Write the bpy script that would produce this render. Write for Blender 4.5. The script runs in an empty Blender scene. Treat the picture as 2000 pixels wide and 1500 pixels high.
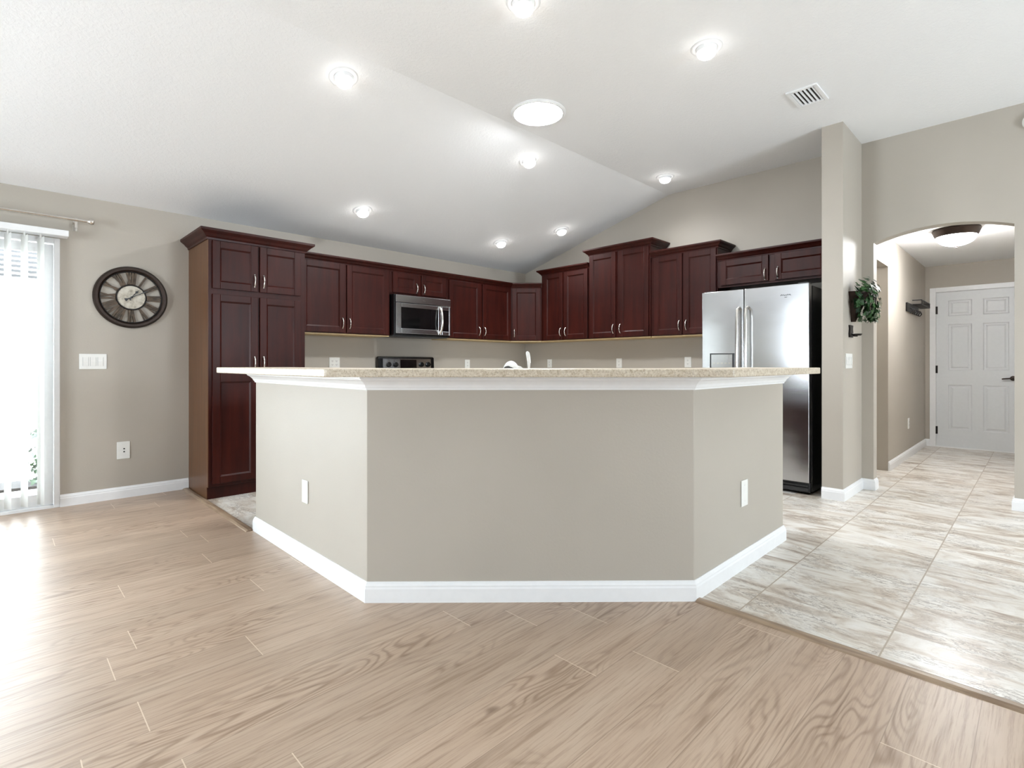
import bpy, bmesh, math, random
from mathutils import Vector, Matrix
random.seed(7)
C = bpy.context.scene.collection
PI = math.pi

# ------------------------------------------------------------------ camera, sky, exposure
CAM_H = 1.09
FPX, HORIZON, AX = 1023.36, 711.1, math.radians(45.39)
cam_d = bpy.data.cameras.new('camera'); cam = bpy.data.objects.new('camera', cam_d); C.objects.link(cam)
cam.location = (0, 0, CAM_H)
cam.rotation_euler = (PI/2, 0, AX - PI/2)
cam_d.sensor_width = 36; cam_d.sensor_fit = 'HORIZONTAL'
cam_d.lens = 36*FPX/2000
cam_d.shift_y = -(750-HORIZON)/2000
cam_d.clip_start = 0.02
bpy.context.scene.camera = cam

world = bpy.data.worlds.new('sky'); bpy.context.scene.world = world; world.use_nodes = True
wb = world.node_tree.nodes['Background']
wb.inputs[0].default_value = (0.82, 0.92, 1.0, 1); wb.inputs[1].default_value = 11.0

vs = bpy.context.scene.view_settings
vs.view_transform = 'Standard'; vs.look = 'None'; vs.gamma = 1; vs.use_curve_mapping = False
vs.exposure = 1.2
BULB, TUBE, BOWL, SPOT = 6.5, 85.0, 64.0, 11.0        # what the lamps give off

def portal(loc, rot, sx, sy):              # guides daylight sampling through an opening
    d = bpy.data.lights.new('daylight_portal', 'AREA'); d.shape = 'RECTANGLE'; d.size = sx; d.size_y = sy
    d.cycles.is_portal = True
    o = bpy.data.objects.new('daylight_portal', d); C.objects.link(o); o.location = loc; o.rotation_euler = rot
portal((-0.94, 5.45, 1.03), (-PI/2, 0, 0), 2.55, 2.0)          # patio door, facing into the room
ADDED_REAR_WIN = [(2.15,3.4,.4,2.0)]  # unseen window, added to steer daylight into the room
ADDED_FRONT_WIN = [(2.6,3.85,.3,2.2)]  # also added out of view, for daylight from the other side
for (a,b,z0,z1) in ADDED_REAR_WIN: portal((-3.25, (a+b)/2, (z0+z1)/2), (PI/2, 0, -PI/2), b-a, z1-z0)
for (a,b,z0,z1) in ADDED_FRONT_WIN: portal(((a+b)/2, -3.85, (z0+z1)/2), (PI/2, 0, 0), b-a, z1-z0)

# ------------------------------------------------------------------ mesh helpers
class MB:
    def __init__(s): s.v = []; s.f = []; s.m = []; s.mi = 0
    def add(s, vs_, fs):
        o = len(s.v); s.v += [tuple(p) for p in vs_]
        for f in fs: s.f.append([i+o for i in f]); s.m.append(s.mi)
        return s
    def box(s, x0, x1, y0, y1, z0, z1):
        return s.add([(x0,y0,z0),(x1,y0,z0),(x1,y1,z0),(x0,y1,z0),(x0,y0,z1),(x1,y0,z1),(x1,y1,z1),(x0,y1,z1)],
            [(3,2,1,0),(4,5,6,7),(0,1,5,4),(1,2,6,5),(2,3,7,6),(3,0,4,7)])
    def prism(s, poly, a, b, axis='z'):
        n = len(poly)
        def P(p, t): return (p[0],p[1],t) if axis=='z' else ((t,p[0],p[1]) if axis=='x' else (p[0],t,p[1]))
        vs_ = [P(p,a) for p in poly]+[P(p,b) for p in poly]
        fs = [list(range(n))[::-1], list(range(n,2*n))]+[(i,(i+1)%n,n+(i+1)%n,n+i) for i in range(n)]
        return s.add(vs_, fs)
    def tube(s, pts, r, n=10, closed=False):
        pts = [Vector(p) for p in pts]; m = len(pts); rings = []
        rs = r if isinstance(r,(list,tuple)) else [r]*m
        up = None
        for i,p in enumerate(pts):
            a = pts[(i-1)%m] if (closed or i>0) else p; b = pts[(i+1)%m] if (closed or i<m-1) else p
            t = (b-a).normalized()
            if up is None: up = Vector((0,0,1)) if abs(t.z)<.9 else Vector((1,0,0))
            u = (up - t*up.dot(t)).normalized(); w = t.cross(u); up = u
            rings.append([p+(u*math.cos(k*2*PI/n)+w*math.sin(k*2*PI/n))*rs[i] for k in range(n)])
        vs_ = [q for R_ in rings for q in R_]; fs = []
        for i in range(m if closed else m-1):
            j = (i+1)%m
            for k in range(n): fs.append((i*n+k, i*n+(k+1)%n, j*n+(k+1)%n, j*n+k))
        if not closed: fs += [list(range(n))[::-1], [(m-1)*n+k for k in range(n)]]
        return s.add(vs_, fs)
    def lathe(s, prof, n=32, mat=None, cap=True):
        """prof: (radius, z); mat: 4x4 placing the axis"""
        mat = mat or Matrix.Identity(4); vs_ = []; fs = []
        for (r,z) in prof:
            for k in range(n):
                a = 2*PI*k/n; vs_.append(mat @ Vector((r*math.cos(a), r*math.sin(a), z)))
        m = len(prof)
        for i in range(m-1):
            for k in range(n): fs.append((i*n+k, i*n+(k+1)%n, (i+1)*n+(k+1)%n, (i+1)*n+k))
        if cap: fs += [list(range(n))[::-1], [(m-1)*n+k for k in range(n)]]
        return s.add(vs_, fs)
    def sweep(s, prof, path):
        """closed profile (offset to the right of the path, z) along a horizontal path with mitred corners"""
        n = len(prof); vs_ = []; fs = []; m = len(path)
        for i,p in enumerate(path):
            p = Vector(p)
            d0 = (p-Vector(path[i-1])).normalized() if i>0 else None
            d1 = (Vector(path[i+1])-p).normalized() if i<m-1 else None
            n0 = Vector((d0.y,-d0.x)) if d0 else None; n1 = Vector((d1.y,-d1.x)) if d1 else None
            if n0 and n1: b = (n0+n1).normalized(); b = b/ b.dot(n0)
            else: b = n0 or n1
            for (o,z) in prof: vs_.append((p.x+b.x*o, p.y+b.y*o, z))
        for i in range(m-1):
            for k in range(n): fs.append((i*n+k, i*n+(k+1)%n, (i+1)*n+(k+1)%n, (i+1)*n+k))
        fs += [list(range(n))[::-1], [(m-1)*n+k for k in range(n)]]
        return s.add(vs_, fs)
    def build(s, name, mat, parent=None, smooth=False, bevel=0, loc=None):
        me = bpy.data.meshes.new(name); me.from_pydata(s.v, [], s.f)
        mats = mat if isinstance(mat, list) else [mat]
        for q in mats: me.materials.append(q)
        for p,i in zip(me.polygons, s.m): p.material_index = i
        bm = bmesh.new(); bm.from_mesh(me); bmesh.ops.recalc_face_normals(bm, faces=bm.faces); bm.to_mesh(me); bm.free()
        if smooth:
            me.polygons.foreach_set('use_smooth', [True]*len(me.polygons))
            me.set_sharp_from_angle(angle=math.radians(38))
        o = bpy.data.objects.new(name, me); C.objects.link(o)
        if parent: o.parent = parent
        if loc: o.location = loc
        if bevel:
            b = o.modifiers.new('edge', 'BEVEL'); b.width = bevel; b.segments = 2; b.limit_method = 'ANGLE'; b.angle_limit = math.radians(40)
        return o

def tag(o, label, cat, group=None):
    o['label'] = label; o['category'] = cat
    if group: o['group'] = group
    return o
def thing(name, label, cat, loc=(0,0,0), rz=0, group=None):
    o = bpy.data.objects.new(name, None); C.objects.link(o); o.empty_display_size = .05
    o.location = loc; o.rotation_euler = (0,0,rz)
    return tag(o, label, cat, group)
def struct(o): o['kind'] = 'structure'; return o
def dup(root, loc, rot=None, label=None):
    r = root.copy(); C.objects.link(r); r.location = loc
    if rot is not None: r.rotation_euler = rot
    if label: r['label'] = label
    for ch in list(root.children):
        c = ch.copy(); C.objects.link(c); c.parent = r
        for g in ch.children:
            d = g.copy(); C.objects.link(d); d.parent = c
    return r

# ------------------------------------------------------------------ materials
def srgb(r, g, b):
    f = lambda c: (c/12.92 if c <= .04045 else ((c+.055)/1.055)**2.4)
    return (f(r/255), f(g/255), f(b/255), 1)
class G:
    """tiny node-graph writer"""
    def __init__(s, name):
        s.mat = bpy.data.materials.new(name); s.mat.use_nodes = True; s.nt = s.mat.node_tree
        s.b = s.nt.nodes['Principled BSDF']
    def n(s, t, **kw):
        x = s.nt.nodes.new(t)
        for k,v in kw.items(): setattr(x, k, v)
        return x
    def put(s, sock, v):
        if isinstance(v, bpy.types.NodeSocket): s.nt.links.new(v, sock)
        else: sock.default_value = v
    def math(s, op, a, b=0.0, c=None):
        x = s.n('ShaderNodeMath', operation=op); s.put(x.inputs[0], a); s.put(x.inputs[1], b)
        if c is not None: s.put(x.inputs[2], c)
        return x.outputs[0]
    def vec(s, x, y, z=0.0):
        c = s.n('ShaderNodeCombineXYZ')
        for i,v in enumerate((x,y,z)): s.put(c.inputs[i], v)
        return c.outputs[0]
    def pos(s):
        g = s.n('ShaderNodeNewGeometry'); x = s.n('ShaderNodeSeparateXYZ'); s.nt.links.new(g.outputs['Position'], x.inputs[0]); return x.outputs
    def objc(s):
        return s.n('ShaderNodeTexCoord').outputs['Object']
    def noise(s, v, scale=1.0, detail=2.0, rough=.5, dist=0.0):
        x = s.n('ShaderNodeTexNoise'); s.put(x.inputs['Vector'], v); x.inputs['Scale'].default_value = scale
        x.inputs['Detail'].default_value = detail; x.inputs['Roughness'].default_value = rough; x.inputs['Distortion'].default_value = dist
        return x.outputs['Fac']
    def white(s, v):
        x = s.n('ShaderNodeTexWhiteNoise', noise_dimensions='3D'); s.put(x.inputs['Vector'], v); return x.outputs['Value']
    def ramp(s, f, stops):
        r = s.n('ShaderNodeValToRGB'); s.put(r.inputs[0], f); e = r.color_ramp.elements
        while len(e) < len(stops): e.new(.5)
        for i,(p,c) in enumerate(stops): e[i].position = p; e[i].color = c
        return r.outputs[0]
    def mix(s, f, a, b, mode='MIX'):
        m = s.n('ShaderNodeMix', data_type='RGBA', blend_type=mode); s.put(m.inputs['Factor'], f); s.put(m.inputs['A'], a); s.put(m.inputs['B'], b)
        return m.outputs['Result']
    def col(s, v): s.put(s.b.inputs['Base Color'], v)
    def set(s, **kw):
        for k,v in kw.items(): s.put(s.b.inputs[k.replace('_',' ')], v)
        return s
    def bump(s, h, strength=.2, dist=.01):
        x = s.n('ShaderNodeBump'); x.inputs['Strength'].default_value = strength; x.inputs['Distance'].default_value = dist
        s.put(x.inputs['Height'], h); s.nt.links.new(x.outputs[0], s.b.inputs['Normal'])

def plain(name, c, rough=.5, metal=0.0, coat=0.0, var=.04, scale=30):
    g = G(name); c = srgb(*c); lo = tuple(max(0,q*(1-var)) for q in c[:3])+(1,); hi = tuple(min(1,q*(1+var)) for q in c[:3])+(1,)
    g.col(g.ramp(g.noise(g.objc(), scale, 2), [(.35,lo),(.65,hi)]))
    g.set(Roughness=rough, Metallic=metal, Coat_Weight=coat, Coat_Roughness=.15)
    return g.mat

def make_wall():
    g = G('beige_wall_paint'); p = g.n('ShaderNodeNewGeometry').outputs['Position']
    g.col(g.ramp(g.noise(p, 1.5, 3), [(.3, srgb(178,171,160)), (.7, srgb(183,176,165))]))
    g.set(Roughness=.55); g.bump(g.noise(p, 90, 3), .12, .004); return g.mat
M_WALL = make_wall()
def make_ceil():
    g = G('white_knockdown_ceiling'); p = g.n('ShaderNodeNewGeometry').outputs['Position']
    g.col(srgb(240,241,242)); g.set(Roughness=.8)
    h = g.ramp(g.noise(p, 46, 4, .6, .6), [(.42,(0,0,0,1)), (.6,(1,1,1,1))])
    g.bump(h, .19, .006); return g.mat
M_CEIL = make_ceil()
M_TRIM = plain('white_trim_paint', (238,239,240), .35, var=.01)
M_PLASTIC = plain('white_plastic', (236,236,232), .3, var=.01)
M_SLOT = plain('dark_slot', (40,38,36), .5)
M_DOORW = plain('white_door_paint', (222,225,227), .4, var=.01)
M_BLACK = plain('black_enamel', (12,12,13), .25, var=.1)
M_IRON = plain('black_wrought_iron', (26,22,20), .45, metal=.4, var=.2)
M_BRONZE = plain('dark_bronze', (52,40,34), .4, metal=.6, var=.1)
M_NUMERAL = plain('worn_brown_metal', (84,70,56), .5, metal=.3, var=.35)
M_NICKEL = plain('satin_nickel', (214,210,204), .22, metal=1.0, var=.02)
M_GLASSB = plain('black_glass', (10,11,12), .06, coat=1.0, var=.05)
M_GREY = plain('grey_plastic', (120,122,124), .4, var=.03)
M_DKGREY = plain('charcoal_plastic', (46,47,48), .4, var=.05)
M_WHITEBODY = plain('white_enamel', (240,240,238), .2, var=.01)

def make_cherry():
    g = G('dark_cherry_wood'); o = g.objc(); x = g.n('ShaderNodeSeparateXYZ'); g.put(x.inputs[0], o); X,Y,Z = x.outputs
    v = g.vec(g.math('MULTIPLY',X,22), g.math('MULTIPLY',Y,22), g.math('MULTIPLY',Z,1.6))
    a = g.noise(v, 1.0, 4, .6, .4); b = g.noise(o, 3.0, 3)
    f = g.math('ADD', g.math('MULTIPLY',a,.6), g.math('MULTIPLY',b,.4))
    g.col(g.ramp(f, [(.32, srgb(38,11,8)), (.55, srgb(56,18,12)), (.75, srgb(70,25,17))]))
    g.set(Roughness=.4, Coat_Weight=.05, Coat_Roughness=.25, Specular_IOR_Level=.22); return g.mat
M_CHERRY = make_cherry()
def make_brown():
    g = G('brown_laminate_panel'); o = g.objc(); x = g.n('ShaderNodeSeparateXYZ'); g.put(x.inputs[0], o); X,Y,Z = x.outputs
    a = g.noise(g.vec(g.math('MULTIPLY',X,30), g.math('MULTIPLY',Y,30), g.math('MULTIPLY',Z,1.2)), 1, 4, .6)
    g.col(g.ramp(a, [(.3, srgb(86,55,34)), (.7, srgb(110,75,48))])); g.set(Roughness=.35, Coat_Weight=.0, Specular_IOR_Level=.3); return g.mat
M_BROWN = make_brown()
M_BIRCH = plain('birch_veneer_underside', (196,172,128), .5, var=.05)

def make_steel(rough=.2, c=(198,199,201)):
    g = G('brushed_stainless_steel'); o = g.objc(); x = g.n('ShaderNodeSeparateXYZ'); g.put(x.inputs[0], o); X,Y,Z = x.outputs
    a = g.noise(g.vec(g.math('MULTIPLY',X,4), g.math('MULTIPLY',Y,4), g.math('MULTIPLY',Z,500)), 1, 2)
    g.col(srgb(*c)); g.set(Metallic=1.0, Roughness=g.math('ADD', g.math('MULTIPLY',a,.1), rough-.05))
    g.bump(g.noise(g.vec(g.math('MULTIPLY',X,1.2), Y, g.math('MULTIPLY',Z,3.2)), 1.5, 1), .12, .02)
    return g.mat
M_STEEL = make_steel()

def make_counter():
    g = G('speckled_beige_laminate'); o = g.objc()
    n1 = g.noise(o, 130, 3, .7); n2 = g.noise(o, 55, 4, .6)
    c = g.ramp(n1, [(.33, srgb(120,104,84)), (.45, srgb(188,174,152)), (.6, srgb(212,202,184)), (.72, srgb(226,220,206))])
    c2 = g.ramp(n2, [(.35, srgb(176,160,136)), (.6, srgb(214,204,188))])
    g.col(g.mix(.45, c, c2)); g.set(Roughness=.42); return g.mat
M_COUNTER = make_counter()

def make_planks():
    g = G('light_oak_planks'); X,Y,Z = g.pos(); W, L = .1915, 1.24
    yy = g.math('DIVIDE', g.math('SUBTRACT', Y, .33-W*10), W); row = g.math('FLOOR', yy); fy = g.math('FRACT', yy)
    off = g.math('MULTIPLY', g.white(g.vec(row, 3.7, 1.3)), L)
    xx = g.math('DIVIDE', g.math('ADD', g.math('ADD', X, 20.0), off), L); colm = g.math('FLOOR', xx); fx = g.math('FRACT', xx)
    pid = g.white(g.vec(row, colm, 5.1)); pid2 = g.white(g.vec(colm, row, 9.2))
    sx = g.math('ADD', g.math('MULTIPLY', X, 1.5), g.math('MULTIPLY', pid, 53.0))
    sy = g.math('ADD', g.math('MULTIPLY', Y, 8.0), g.math('MULTIPLY', pid2, 31.0))
    n1 = g.noise(g.vec(sx, sy, g.math('MULTIPLY', pid, 17.0)), .8, 2.0, .4, .35)
    bands = g.math('SINE', g.math('MULTIPLY', n1, 150.0))                    # cathedral figure: contour lines of the noise
    bands = g.math('POWER', g.math('MULTIPLY_ADD', bands, .5, .5), 3.0)
    amt = g.ramp(g.noise(g.vec(g.math('MULTIPLY',sx,.9), g.math('MULTIPLY',sy,.4), 2.0), 1.0, 2), [(.46,(0,0,0,1)), (.64,(1,1,1,1))])
    fib = g.noise(g.vec(g.math('MULTIPLY', X, 6.0), g.math('MULTIPLY', Y, 150.0), pid), 1.0, 4, .65)
    fib2 = g.noise(g.vec(g.math('ADD', g.math('MULTIPLY', X, 2.2), g.math('MULTIPLY', pid, 9.0)), g.math('MULTIPLY', Y, 46.0), pid2), 1.0, 3, .6)
    mid = g.noise(g.vec(g.math('MULTIPLY', sx, .9), g.math('MULTIPLY', sy, 1.2), pid2), 1.0, 3, .55)
    base = g.ramp(mid, [(.25, srgb(172,150,130)), (.5, srgb(184,162,142)), (.75, srgb(192,172,152))])
    tint = g.math('MULTIPLY_ADD', pid, .12, .94)
    base = g.mix(1.0, base, g.vec(tint, tint, tint), 'MULTIPLY')
    base = g.mix(g.math('MULTIPLY', g.math('MULTIPLY', bands, amt), .6), base, g.mix(1.0, base, srgb(182,168,156), 'MULTIPLY'))
    base = g.mix(g.math('MULTIPLY', g.ramp(fib, [(.48,(0,0,0,1)),(.68,(1,1,1,1))]), .5), base, g.mix(1.0, base, srgb(196,182,170), 'MULTIPLY'))
    base = g.mix(g.math('MULTIPLY', g.ramp(fib2, [(.54,(0,0,0,1)),(.70,(1,1,1,1))]), .5), base, g.mix(1.0, base, srgb(188,174,160), 'MULTIPLY'))
    knot = g.ramp(g.noise(g.vec(g.math('MULTIPLY',sx,3.0), g.math('MULTIPLY',sy,1.1), 7.0), 1.3, 1), [(.755,(0,0,0,1)),(.83,(1,1,1,1))])
    base = g.mix(g.math('MULTIPLY', knot, .65), base, srgb(104,82,66))
    ey = g.math('MULTIPLY', g.math('MINIMUM', fy, g.math('SUBTRACT', 1.0, fy)), W)
    ex = g.math('MULTIPLY', g.math('MINIMUM', fx, g.math('SUBTRACT', 1.0, fx)), L)
    seam = g.math('LESS_THAN', ey, .0011); end_glint = g.math('LESS_THAN', ex, .0016)
    base = g.mix(g.math('MULTIPLY', seam, .6), base, srgb(126,106,90))
    base = g.mix(g.math('MULTIPLY', end_glint, .8), base, srgb(222,206,186))  # bevel highlight at the plank ends, painted in as pale tan
    g.col(base); g.set(Roughness=g.math('MULTIPLY_ADD', fib, .1, .3), Specular_IOR_Level=.5)
    g.bump(g.math('ADD', g.math('MULTIPLY', bands, amt), g.math('MULTIPLY', fib, .6)), .06, .002)
    return g.mat
M_PLANK = make_planks()

def make_tile():
    g = G('veined_stone_tile'); X,Y,Z = g.pos(); T = .515
    yy = g.math('DIVIDE', g.math('ADD', Y, 20.6-.43), T); xx = g.math('DIVIDE', g.math('ADD', X, 20.6-2.62), T)
    r = g.math('FLOOR', yy); c = g.math('FLOOR', xx); fy = g.math('FRACT', yy); fx = g.math('FRACT', xx)
    i1 = g.white(g.vec(r, c, 2.0)); i2 = g.white(g.vec(c, r, 8.0))
    vx = g.math('ADD', g.math('MULTIPLY', X, 6.0), g.math('MULTIPLY', i1, 40)); vy = g.math('ADD', g.math('MULTIPLY', Y, 2.2), g.math('MULTIPLY', i2, 40))
    n1 = g.noise(g.vec(vx, vy, i1), 1.2, 7, .68, 1.2)
    n2 = g.noise(g.vec(g.math('MULTIPLY',vx,2.6), g.math('MULTIPLY',vy,2.2), i2), 1.4, 6, .72, 1.4)
    base = g.ramp(n1, [(.33, srgb(158,140,124)), (.43, srgb(198,187,173)), (.52, srgb(220,215,206)), (.66, srgb(232,230,225))])
    vein = g.ramp(n2, [(.0,(0,0,0,1)), (.455,(0,0,0,1)), (.485,(1,1,1,1)), (.5,(1,1,1,1)), (.53,(0,0,0,1))])
    am = g.ramp(g.noise(g.vec(vx,vy,4.0), .9, 3), [(.42,(0,0,0,1)), (.6,(1,1,1,1))])
    base = g.mix(g.math('MULTIPLY', g.math('MULTIPLY', vein, am), .75), base, srgb(120,106,94))
    pits = g.ramp(g.noise(g.vec(g.math('MULTIPLY',X,70), g.math('MULTIPLY',Y,26), i1), 1, 3, .7), [(.6,(0,0,0,1)),(.72,(1,1,1,1))])
    base = g.mix(g.math('MULTIPLY', g.math('MULTIPLY', pits, am), .5), base, srgb(140,124,110))
    ey = g.math('MULTIPLY', g.math('MINIMUM', fy, g.math('SUBTRACT', 1.0, fy)), T); ex = g.math('MULTIPLY', g.math('MINIMUM', fx, g.math('SUBTRACT', 1.0, fx)), T)
    base = g.mix(g.math('MULTIPLY', g.math('LESS_THAN', ex, .002), .35), base, srgb(176,166,150))
    base = g.mix(g.math('MULTIPLY', g.math('LESS_THAN', ey, .003), .95), base, srgb(166,152,134))
    g.col(base); g.set(Roughness=.3); g.bump(n2, .04, .003); return g.mat
M_TILE = make_tile()

def make_strip():
    g = G('wood_threshold'); X,Y,Z = g.pos()
    n = g.noise(g.vec(g.math('MULTIPLY',X,60), g.math('MULTIPLY',Y,5), 0.0), 1, 3)
    g.col(g.ramp(n, [(.3, srgb(128,106,86)), (.7, srgb(170,148,124))])); g.set(Roughness=.35); return g.mat
M_STRIP = make_strip()

def emit(name, c, s):
    m = bpy.data.materials.new(name); m.use_nodes = True; b = m.node_tree.nodes['Principled BSDF']
    b.inputs['Base Color'].default_value = srgb(240,240,240); b.inputs['Emission Color'].default_value = c; b.inputs['Emission Strength'].default_value = s
    return m
M_BULB = emit('lit_bulb', (1.0,.97,.94,1), BULB)
M_TUBE = emit('lit_skylight_diffuser', (.96,.98,1,1), TUBE)
M_BOWL = emit('lit_frosted_bowl', (.97,.98,1,1), BOWL)

def make_glass():
    m = bpy.data.materials.new('window_glass'); m.use_nodes = True; nt = m.node_tree; nt.nodes.clear()
    o = nt.nodes.new('ShaderNodeOutputMaterial'); mx = nt.nodes.new('ShaderNodeMixShader'); t = nt.nodes.new('ShaderNodeBsdfTransparent')
    gl = nt.nodes.new('ShaderNodeBsdfGlossy'); gl.inputs['Roughness'].default_value = .02; fr = nt.nodes.new('ShaderNodeFresnel'); fr.inputs[0].default_value = 1.45
    nt.links.new(fr.outputs[0], mx.inputs[0]); nt.links.new(t.outputs[0], mx.inputs[1]); nt.links.new(gl.outputs[0], mx.inputs[2]); nt.links.new(mx.outputs[0], o.inputs[0])
    return m
M_GLASS = make_glass()
def make_vane():
    g = G('translucent_white_vane'); g.col(srgb(238,238,236)); g.set(Roughness=.5)
    nt = g.nt; tr = g.n('ShaderNodeBsdfTranslucent'); tr.inputs[0].default_value = srgb(235,235,232); mx = g.n('ShaderNodeMixShader'); mx.inputs[0].default_value = .4
    out = nt.nodes['Material Output']; nt.links.new(g.b.outputs[0], mx.inputs[1]); nt.links.new(tr.outputs[0], mx.inputs[2]); nt.links.new(mx.outputs[0], out.inputs[0])
    return g.mat
M_VANE = make_vane()
def make_leaf(name, a, b):
    g = G(name); r = g.n('ShaderNodeNewGeometry').outputs['Random Per Island']
    g.col(g.ramp(r, [(0, srgb(*a)), (1, srgb(*b))])); g.set(Roughness=.4); return g.mat
M_IVY = make_leaf('ivy_leaves', (10,34,16), (58,98,50))
M_SHRUB = make_leaf('shrub_leaves', (14,30,14), (40,66,34))
M_PATIO = plain('pale_patio_concrete', (214,212,206), .8, var=.05, scale=6)
M_SIDING = plain('white_stucco', (236,236,234), .85, var=.02)
M_GRAVEL = plain('dark_mulch', (26,22,20), .9, var=.9, scale=60)

# ------------------------------------------------------------------ the shell
WY, KX, AXW = 5.27, 5.47, 5.41            # left wall face, kitchen wall face, arch wall face
CZ, CREASE, EAVE = 3.02, 3.0, 2.395
SL = (CZ-EAVE)/(WY-CREASE); SLOPE_ANG = math.atan(SL)
def ceil_z(y): return CZ if y < CREASE else CZ-(y-CREASE)*SL

struct(MB().prism([(-3.2,-3.8),(2.3,-3.8),(2.3,1.14),(1.21,2.18),(1.21,5.3),(-3.2,5.3)], -.12, 0).build('floor', M_PLANK))
struct(MB().prism([(2.3,-3.8),(9.0,-3.8),(9.0,5.45),(1.21,5.45),(1.21,2.18),(2.3,1.14)], -.12, 0).build('floor_tile', M_TILE))
strip = [(-.004,0),(0,.007),(.012,.011),(.034,.011),(.046,.005),(.05,0)]
struct(MB().sweep([(o-.025,z) for o,z in strip], [(2.305,1.118),(2.305,-3.8)]).build('trim_1', M_STRIP))
struct(MB().sweep([(o-.025,z) for o,z in strip], [(1.182,5.25),(1.182,3.63)]).build('trim_2', M_STRIP))

w = MB(); w.box(.352,5.62,WY,WY+.15,0,2.7); w.box(-3.35,-2.2,WY,WY+.15,0,2.7); w.box(-2.2,.352,WY,WY+.15,2.045,2.7)
struct(w.build('wall_left', M_WALL))
struct(MB().box(KX,KX+.13,1.2,WY,0,3.1).build('wall_kitchen', M_WALL))
struct(MB().box(4.8,KX,1.118,1.268,0,3.1).build('wall_stub', M_WALL))
arch = [(1.2,0),(1.2,3.1),(-3.8,3.1),(-3.8,0),(.15,0)]
HW, RISE, SPR = .44, .078, 2.138; RAD = (HW*HW+RISE*RISE)/(2*RISE); A0 = math.asin(HW/RAD)
arch += [(.59-RAD*math.sin(A0*(1-2*i/24)), SPR+RISE-RAD+RAD*math.cos(A0*(1-2*i/24))) for i in range(25)]
arch += [(1.03,0)]
struct(MB().prism(arch, AXW, AXW+.12, 'x').build('wall_arch', M_WALL))
# hall behind the arch
HY, HX, HZ = 1.11, 8.87, 2.387
h = MB(); h.box(5.53,5.63,HY,HY+.12,0,2.5); h.box(6.48,HX+.15,HY,HY+.12,0,2.5); h.box(5.63,6.48,HY,HY+.12,2.085,2.5)
struct(h.build('wall_hall_left', M_WALL))
h = MB(); h.box(HX+.13,HX+.15,.12,1.06,0,2.1); h.box(HX,HX+.15,1.05,HY,0,2.5); h.box(HX,HX+.15,-.05,1.05,2.085,2.5); h.box(HX,HX+.15,-.05,.125,0,2.5)  # first box is added behind the door to block outside light
struct(h.build('wall_hall_end', M_WALL))
struct(MB().box(5.53,HX+.15,-.17,-.05,0,2.5).build('wall_hall_right', M_WALL))
h = MB(); h.box(5.6,7.4,2.4,2.5,0,2.5); h.box(7.3,7.4,HY+.12,2.4,0,2.5)  # unseen walls added behind the doorway to close light leaks
struct(h.build('wall_leak_stop', M_WALL))
ll = bpy.data.lights.new('added_jamb_light', 'POINT'); ll.energy = 7; ll.shadow_soft_size = .12; ll.color = (1,.98,.95)  # unseen lamp added to brighten the doorway jamb
lo = bpy.data.objects.new('added_jamb_light', ll); C.objects.link(lo); lo.location = (5.85,1.95,2.2)
struct(MB().box(5.53,HX+.15,-.17,2.5,HZ,HZ+.1).build('ceiling_hall', M_CEIL))
c = MB(); c.prism([(-3.8,CZ),(CREASE,CZ),(WY+.15,CZ-(WY+.15-CREASE)*SL),(WY+.15,CZ-(WY+.15-CREASE)*SL+.15),(CREASE,CZ+.15),(-3.8,CZ+.15)], -3.2, 5.62, 'x')
struct(c.build('ceiling', M_CEIL))
# the part of the room behind the camera, its window openings added to shape the daylight
def wall_with_added_wins(name, along, a0, a1, c0, c1, added_wins, zt=3.1):
    """wall along 'x' or 'y' from a0 to a1, thickness c0..c1, added window openings (a, b, sill, head)"""
    m = MB(); B = (lambda p,q,z0,z1: m.box(p,q,c0,c1,z0,z1)) if along == 'x' else (lambda p,q,z0,z1: m.box(c0,c1,p,q,z0,z1))
    cur = a0
    for (p,q,z0,z1) in sorted(added_wins):
        B(cur,p,0,zt); B(p,q,0,z0); B(p,q,z1,zt); cur = q
    B(cur,a1,0,zt)
    return struct(m.build(name, M_WALL))
wall_with_added_wins('wall_rear', 'y', -3.95, 5.42, -3.35, -3.2, ADDED_REAR_WIN)
wall_with_added_wins('wall_front', 'x', -3.2, 5.62, -3.95, -3.8, ADDED_FRONT_WIN)

BB = [(-.001,0),(.015,0),(.015,.062),(.012,.07),(.012,.076),(.007,.084),(.004,.092),(-.001,.092)]
def bboard(name, path): return struct(MB().sweep(BB, path).build(name, M_TRIM))
bboard('baseboard_left', [(.352,WY),(1.208,WY)])
bboard('baseboard_stub', [(4.8,1.268),(4.8,1.118),(AXW,1.118),(AXW,1.03),(AXW+.12,1.03)])
bboard('baseboard_arch', [(AXW+.12,.15),(AXW,.15),(AXW,-3.8)])
bboard('baseboard_hall', [(6.48,HY),(HX,HY),(HX,1.055)])

# ------------------------------------------------------------------ patio door
d = MB()
d.box(.318,.352,WY-.004,WY+.13,0,2.045); d.box(-2.2,-2.166,WY-.004,WY+.13,0,2.045); d.box(-2.166,.318,WY-.004,WY+.13,2.005,2.045); d.box(-2.166,.318,WY-.004,WY+.14,-.01,.02)
door1 = struct(d.build('door_1', M_TRIM, bevel=.003))
for (x0,x1,y0) in ((-.95,.316,WY+.03),(-2.164,-.89,WY+.075)):
    d = MB(); d.box(x0,x0+.07,y0,y0+.035,.022,2.0); d.box(x1-.07,x1,y0,y0+.035,.022,2.0); d.box(x0+.07,x1-.07,y0,y0+.035,.022,.11); d.box(x0+.07,x1-.07,y0,y0+.035,1.93,2.0)
    p = d.build('sliding_panel', M_TRIM, door1, bevel=.003)
    MB().box(x0+.065,x1-.065,y0+.014,y0+.02,.105,1.935).build('glass_pane', M_GLASS, p)

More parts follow.
